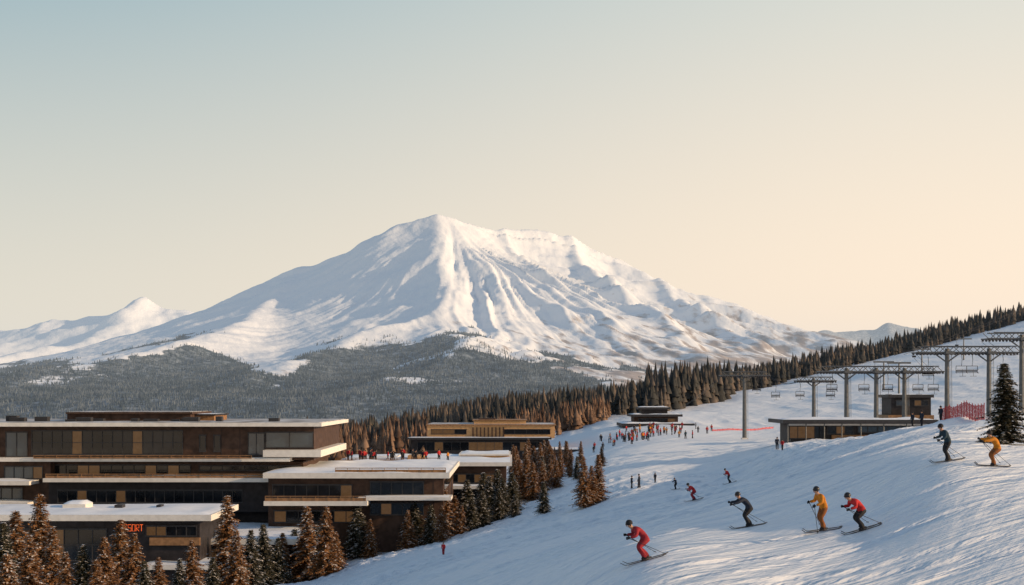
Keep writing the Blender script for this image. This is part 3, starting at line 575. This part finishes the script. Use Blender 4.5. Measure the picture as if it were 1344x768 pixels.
def skier(name,x,y,z,fw,kind,jk,pk,skis=True,poles='back',helmet='helmet',scale=1.0,join=None,detail=True):
    V,Fc,zones,P=body(kind); p=Part(); zm={'J':jk,'P':pk,'B':'black','S':'skin'}
    p.v+= [tuple(v) for v in V]
    for f,zz in zip(Fc,zones): p.f.append(f); p.m.append(p.mi(zm[zz]))
    h=Vector(P['hd'])+Vector((0,0,.03))
    p.ell(h+Vector((-.015,0,.03)),(.135,.12,.135),helmet,12,7,0,.62)
    p.ell(h+Vector((.085,0,.02)),(.05,.09,.04),'goggle',8,5)
    p.ell(h+Vector((.108,0,-.035)),(.022,.016,.025),'skin',6,4)
    p.ell(h+Vector((.09,0,-.08)),(.018,.03,.008),'redcloth2',6,4)
    for s in (1,-1): p.ell(h+Vector((-.01,s*.115,-.03)),(.03,.02,.045),helmet,6,4)
    for s in (1,-1):
        asy=.05*s; w=Vector((P['wr'][0]+asy,P['wr'][1]*s,P['wr'][2]-.03*s)); e=Vector((P['el'][0]+asy,P['el'][1]*s,P['el'][2])); d=(w-e).normalized(); c=w+d*.06
        p.ell(c,(.058,.045,.05),'black',8,5)
        if detail:
            u=Vector((0,s,0)); dn=Vector((0,0,-1))
            for k,(off,ln) in enumerate(((.036,.075),(.013,.085),(-.011,.08),(-.034,.062))):
                b=c+dn*off*1.1+d*.03; p.tube([b,b+d*ln*.55-u*.005,b+d*ln*.65-u*.04,b+d*ln*.25-u*.055],[.013,.013,.012,.010],'black',5)
            b=c-dn*.035; p.tube([b,b+d*.03-u*.03,b+d*.055-u*.045],[.016,.014,.011],'black',5)
        if poles:
            g=c-Vector((0,s*.03,0))
            tip=Vector((-.55,s*.5,.12)) if poles=='back' else Vector((P['wr'][0]+ (.12 if s>0 else -.5),s*.45,0.0 if s>0 else .15))
            a=g+(g-tip).normalized()*.08; p.tube([a,tip],[.014,.009],'dsteel',5); p.tube([a,g-(g-tip).normalized()*.08],.02,'black',6)
            q=tip+(g-tip).normalized()*.07; p.ell(q,(.05,.05,.012),'black',8,3)
        if skis:
            xo=asy*2; N_=12; v=[];f=[]
            for i in range(N_+1):
                t=i/N_; xx=-.78+1.75*t+xo; ww=.05-.014*math.sin(math.pi*t)-(.03*max(0,(t-.93)/.07)); zz=.03+ (max(0,t-.86)/.14)**2*.14+ (max(0,.05-t)/.05)*.03; yy=P['an'][1]*s
                v+=[(xx,yy-ww,zz),(xx,yy+ww,zz),(xx,yy+ww,zz+.022),(xx,yy-ww,zz+.022)]
            for i in range(N_):
                a=i*4
                for j in range(4): f.append((a+j,a+(j+1)%4,a+4+(j+1)%4,a+4+j))
            f+= [(3,2,1,0),(N_*4,N_*4+1,N_*4+2,N_*4+3)]
            p.add(v,f,'ski'); p.box(xo-.12,xo+.2,P['an'][1]*s-.04,P['an'][1]*s+.04,.053,.09,'dsteel')
    f2=Vector((fw[0],fw[1],0)).normalized(); e_=.6
    hz=lambda a,b:float(gz(a,b)[0])
    if skis:
        fz=(hz(x+f2.x*e_,y+f2.y*e_)-hz(x-f2.x*e_,y-f2.y*e_))/(2*e_); l2=Vector((-f2.y,f2.x,0)); lz=(hz(x+l2.x*.4,y+l2.y*.4)-hz(x-l2.x*.4,y-l2.y*.4))/.8
        fwd=Vector((f2.x,f2.y,fz)).normalized(); lf=Vector((l2.x,l2.y,lz*.7)); up=fwd.cross(lf).normalized(); lf=up.cross(fwd)
    else: fwd=f2; up=Vector((0,0,1)); lf=up.cross(fwd)
    Mx=Matrix((fwd,lf,up)).transposed()*scale
    wv=[Vector((x,y,z))+Mx@Vector(v) for v in p.v]
    if join is not None:
        o=len(join.v); join.v+=[tuple(v) for v in wv]
        for f,m in zip(p.f,p.m): join.f.append(tuple(i+o for i in f)); join.m.append(join.mi(p.mats[m]))
        return
    p.v=[tuple(Mx@Vector(v)) for v in p.v]; return p.build(name,smooth=True,loc=(x,y,z))
for px,py,kind,jk,pk,pl,fw,hm in [(850,736,'tuck','redcloth2','redcloth2','back',(-1,-.25),'black'),(985,692,'reach','navy','black','back',(-1,-.22),'helmet'),(1082,697,'mid','yellow','brownc','plant',(-1,-.3),'helmet'),(1134,697,'tuck','redcloth','black','back',(-1,-.3),'helmet'),(1246,606,'mid','teal','black','back',(-1,-.15),'black'),(1305,613,'reach','yellow','brownc','back',(-1,-.15),'black')]:
    x,y,z=hit(px,py); print('skier',px,round(y,1)); skier('skier',x,y,z-.01,fw,kind,jk,pk,True,pl,hm,1.06)
for px,py,hp,kind,jk,pk,sk,fw in [(912,657,24,'tuck','redcloth','redcloth2',True,(-1,-.2)),(829,642,17,'stand','navy','black',False,(1,.3)),(839,642,18,'stand','navy','black',False,(-1,.3)),(860,634,13,'stand','navy','black',False,(-1,-1)),(887,643,13,'mid','navy','black',True,(-1,-.6)),(959,634,17,'mid','redcloth','black',True,(-1,-.2)),(1020,590,16,'stand','navy','black',False,(0,-1)),(1027,591,14,'stand','redcloth','black',False,(-1,-1)),(582,728,16,'stand','redcloth','redcloth2',False,(-.3,-1))]:
    x,y,z=hit(px,py); ht=hp/F*y; sc=max(.6,min(1.1,ht/(1.8 if kind=='stand' else 1.5)))
    skier('skier' if sk else 'pedestrian',x,y,z-.01,fw,kind,jk,pk,sk,'back' if sk else None,'helmet',sc,detail=False)
for px in (1198,1235,1210):
    D=146 if px!=1198 else 160; x,y,z=G(px,D); skier('pedestrian',x,y,z,(-1,-.5),'stand','navy','black',False,None,'black',.95,detail=False)
cr=Part(); rr=random.Random(5)
for i in range(80):
    px=rr.gauss(843,36); D=rr.uniform(335,395); x,y,z=G(px,D); skier('c',x,y,z,(rr.uniform(-1,1),rr.uniform(-1,1)),'stand',rr.choice(['redcloth','redcloth','redcloth2','navy','yellow','teal']),'black',False,None,'black',rr.uniform(.85,1.1),cr,False)
cr.build('crowd_of_people',smooth=True)
cr=Part()
for i in range(26):
    px=rr.uniform(455,590); D=223.6+rr.uniform(0,7); z=WZ(607,222)+.1; skier('c',WX(px,D),D,z,(rr.uniform(-1,1),rr.uniform(-1,1)),'stand',rr.choice(['redcloth','redcloth','navy','redcloth2','yellow','black']),'black',False,None,'black',rr.uniform(.85,1.1),cr,False)
cr.build('terrace_guests',smooth=True)
# ---------------------------------------------------------------- fences
def net_mat():
    m=bpy.data.materials.new('red_netting'); m.use_nodes=True; nt=m.node_tree; b=nt.nodes['Principled BSDF']; b.inputs['Base Color'].default_value=(.5,.04,.045,1); b.inputs['Roughness'].default_value=.7
    g=nt.nodes.new('ShaderNodeNewGeometry'); no=nt.nodes.new('ShaderNodeTexNoise'); no.inputs['Scale'].default_value=9; nt.links.new(g.outputs['Position'],no.inputs['Vector'])
    r=nt.nodes.new('ShaderNodeValToRGB'); r.color_ramp.elements[0].position=.38; r.color_ramp.elements[1].position=.46; nt.links.new(no.outputs['Fac'],r.inputs['Fac']); nt.links.new(r.outputs['Color'],b.inputs['Alpha']); return m
M['net']=net_mat()
def fence(pts,h):
    e=empty('safety_net_fence'); p=Part(); q=Part()
    P=[G(a,d) for a,d in pts]; full=[]
    for a,b in zip(P[:-1],P[1:]):
        L=math.hypot(b[0]-a[0],b[1]-a[1]); k=max(1,int(L/1.5))
        for i in range(k): 
            x=a[0]+(b[0]-a[0])*i/k; y=a[1]+(b[1]-a[1])*i/k; full.append((x,y,float(gz(x,y)[0])))
    full.append(P[-1])
    for i,a in enumerate(full):
        p.tube([(a[0],a[1],a[2]-.2),(a[0],a[1],a[2]+h+.12)],.035,'redcloth',5)
        if i<len(full)-1:
            b=full[i+1]; q.add([(a[0],a[1],a[2]+.05),(b[0],b[1],b[2]+.05),(b[0],b[1],b[2]+h-.05),(a[0],a[1],a[2]+h)],[(0,1,2,3)],'net')
    p.build('posts',e); q.build('netting',e)
fence([(1236,148),(1262,140),(1292,128)],1.5)
fence([(935,372),(975,376),(1015,384)],.5)
# ---------------------------------------------------------------- world / light / camera
AZ=100; EL=15
w=bpy.data.worlds.new('World'); scene.world=w; w.use_nodes=True; nt=w.node_tree; N=nt.nodes; L=nt.links; bg=N['Background']
sky=N.new('ShaderNodeTexSky'); sky.sky_type='NISHITA'; sky.sun_disc=False; sky.sun_elevation=math.radians(EL); sky.sun_rotation=math.radians(AZ); sky.air_density=1.2; sky.dust_density=2
tc=N.new('ShaderNodeTexCoord'); sp=N.new('ShaderNodeSeparateXYZ'); L.new(tc.outputs['Generated'],sp.inputs[0])
dt=N.new('ShaderNodeVectorMath'); dt.operation='DOT_PRODUCT'; L.new(tc.outputs['Generated'],dt.inputs[0]); dt.inputs[1].default_value=(math.sin(math.radians(AZ)),math.cos(math.radians(AZ)),0)
ms=N.new('ShaderNodeMapRange'); L.new(dt.outputs['Value'],ms.inputs[0]); ms.inputs[1].default_value=-.62; ms.inputs[2].default_value=.22; ms.interpolation_type='SMOOTHSTEP'
def mix(f,a,b):
    x=N.new('ShaderNodeMix'); x.data_type='RGBA'; L.new(f,x.inputs[0])
    for i,c in ((6,a),(7,b)):
        if isinstance(c,tuple): x.inputs[i].default_value=(*c,1)
        else: L.new(c,x.inputs[i])
    return x.outputs[2]
hor=mix(ms.outputs[0],(1.0,.87,.68),(1.4,1.05,.74)); top=mix(ms.outputs[0],(.29,.47,.55),(.78,.80,.73)); zen=mix(ms.outputs[0],(.12,.23,.38),(.19,.28,.42))
me_=N.new('ShaderNodeMapRange'); L.new(sp.outputs['Z'],me_.inputs[0]); me_.inputs[1].default_value=.02; me_.inputs[2].default_value=.29
mz=N.new('ShaderNodeMapRange'); L.new(sp.outputs['Z'],mz.inputs[0]); mz.inputs[1].default_value=.28; mz.inputs[2].default_value=.6
c1=mix(me_.outputs[0],hor,top); c2=mix(mz.outputs[0],c1,zen)
bg.inputs['Strength'].default_value=.08; L.new(sky.outputs[0],bg.inputs['Color'])
bg2=N.new('ShaderNodeBackground'); L.new(c2,bg2.inputs['Color']); bg2.inputs['Strength'].default_value=1
mxs=N.new('ShaderNodeMixShader'); mxs.inputs[0].default_value=.87; L.new(bg.outputs[0],mxs.inputs[1]); L.new(bg2.outputs[0],mxs.inputs[2]); L.new(mxs.outputs[0],N['World Output'].inputs['Surface'])
s=bpy.data.lights.new('sun','SUN'); s.energy=5.0; s.angle=math.radians(.6); s.color=(1,.69,.40); so=bpy.data.objects.new('sun',s); scene.collection.objects.link(so)
dirv=Vector((math.sin(math.radians(AZ))*math.cos(math.radians(EL)),math.cos(math.radians(AZ))*math.cos(math.radians(EL)),math.sin(math.radians(EL))))
so.rotation_euler=dirv.to_track_quat('Z','Y').to_euler()
cam=bpy.data.cameras.new('camera'); cam.lens=50; cam.sensor_width=36; cam.shift_y=(HY-384)/1344; cam.clip_end=40000; cam.clip_start=.5
co=bpy.data.objects.new('camera',cam); scene.collection.objects.link(co); co.rotation_euler=(math.radians(90),0,0); scene.camera=co
scene.view_settings.view_transform='Standard'; scene.view_settings.look='None'; scene.view_settings.exposure=0
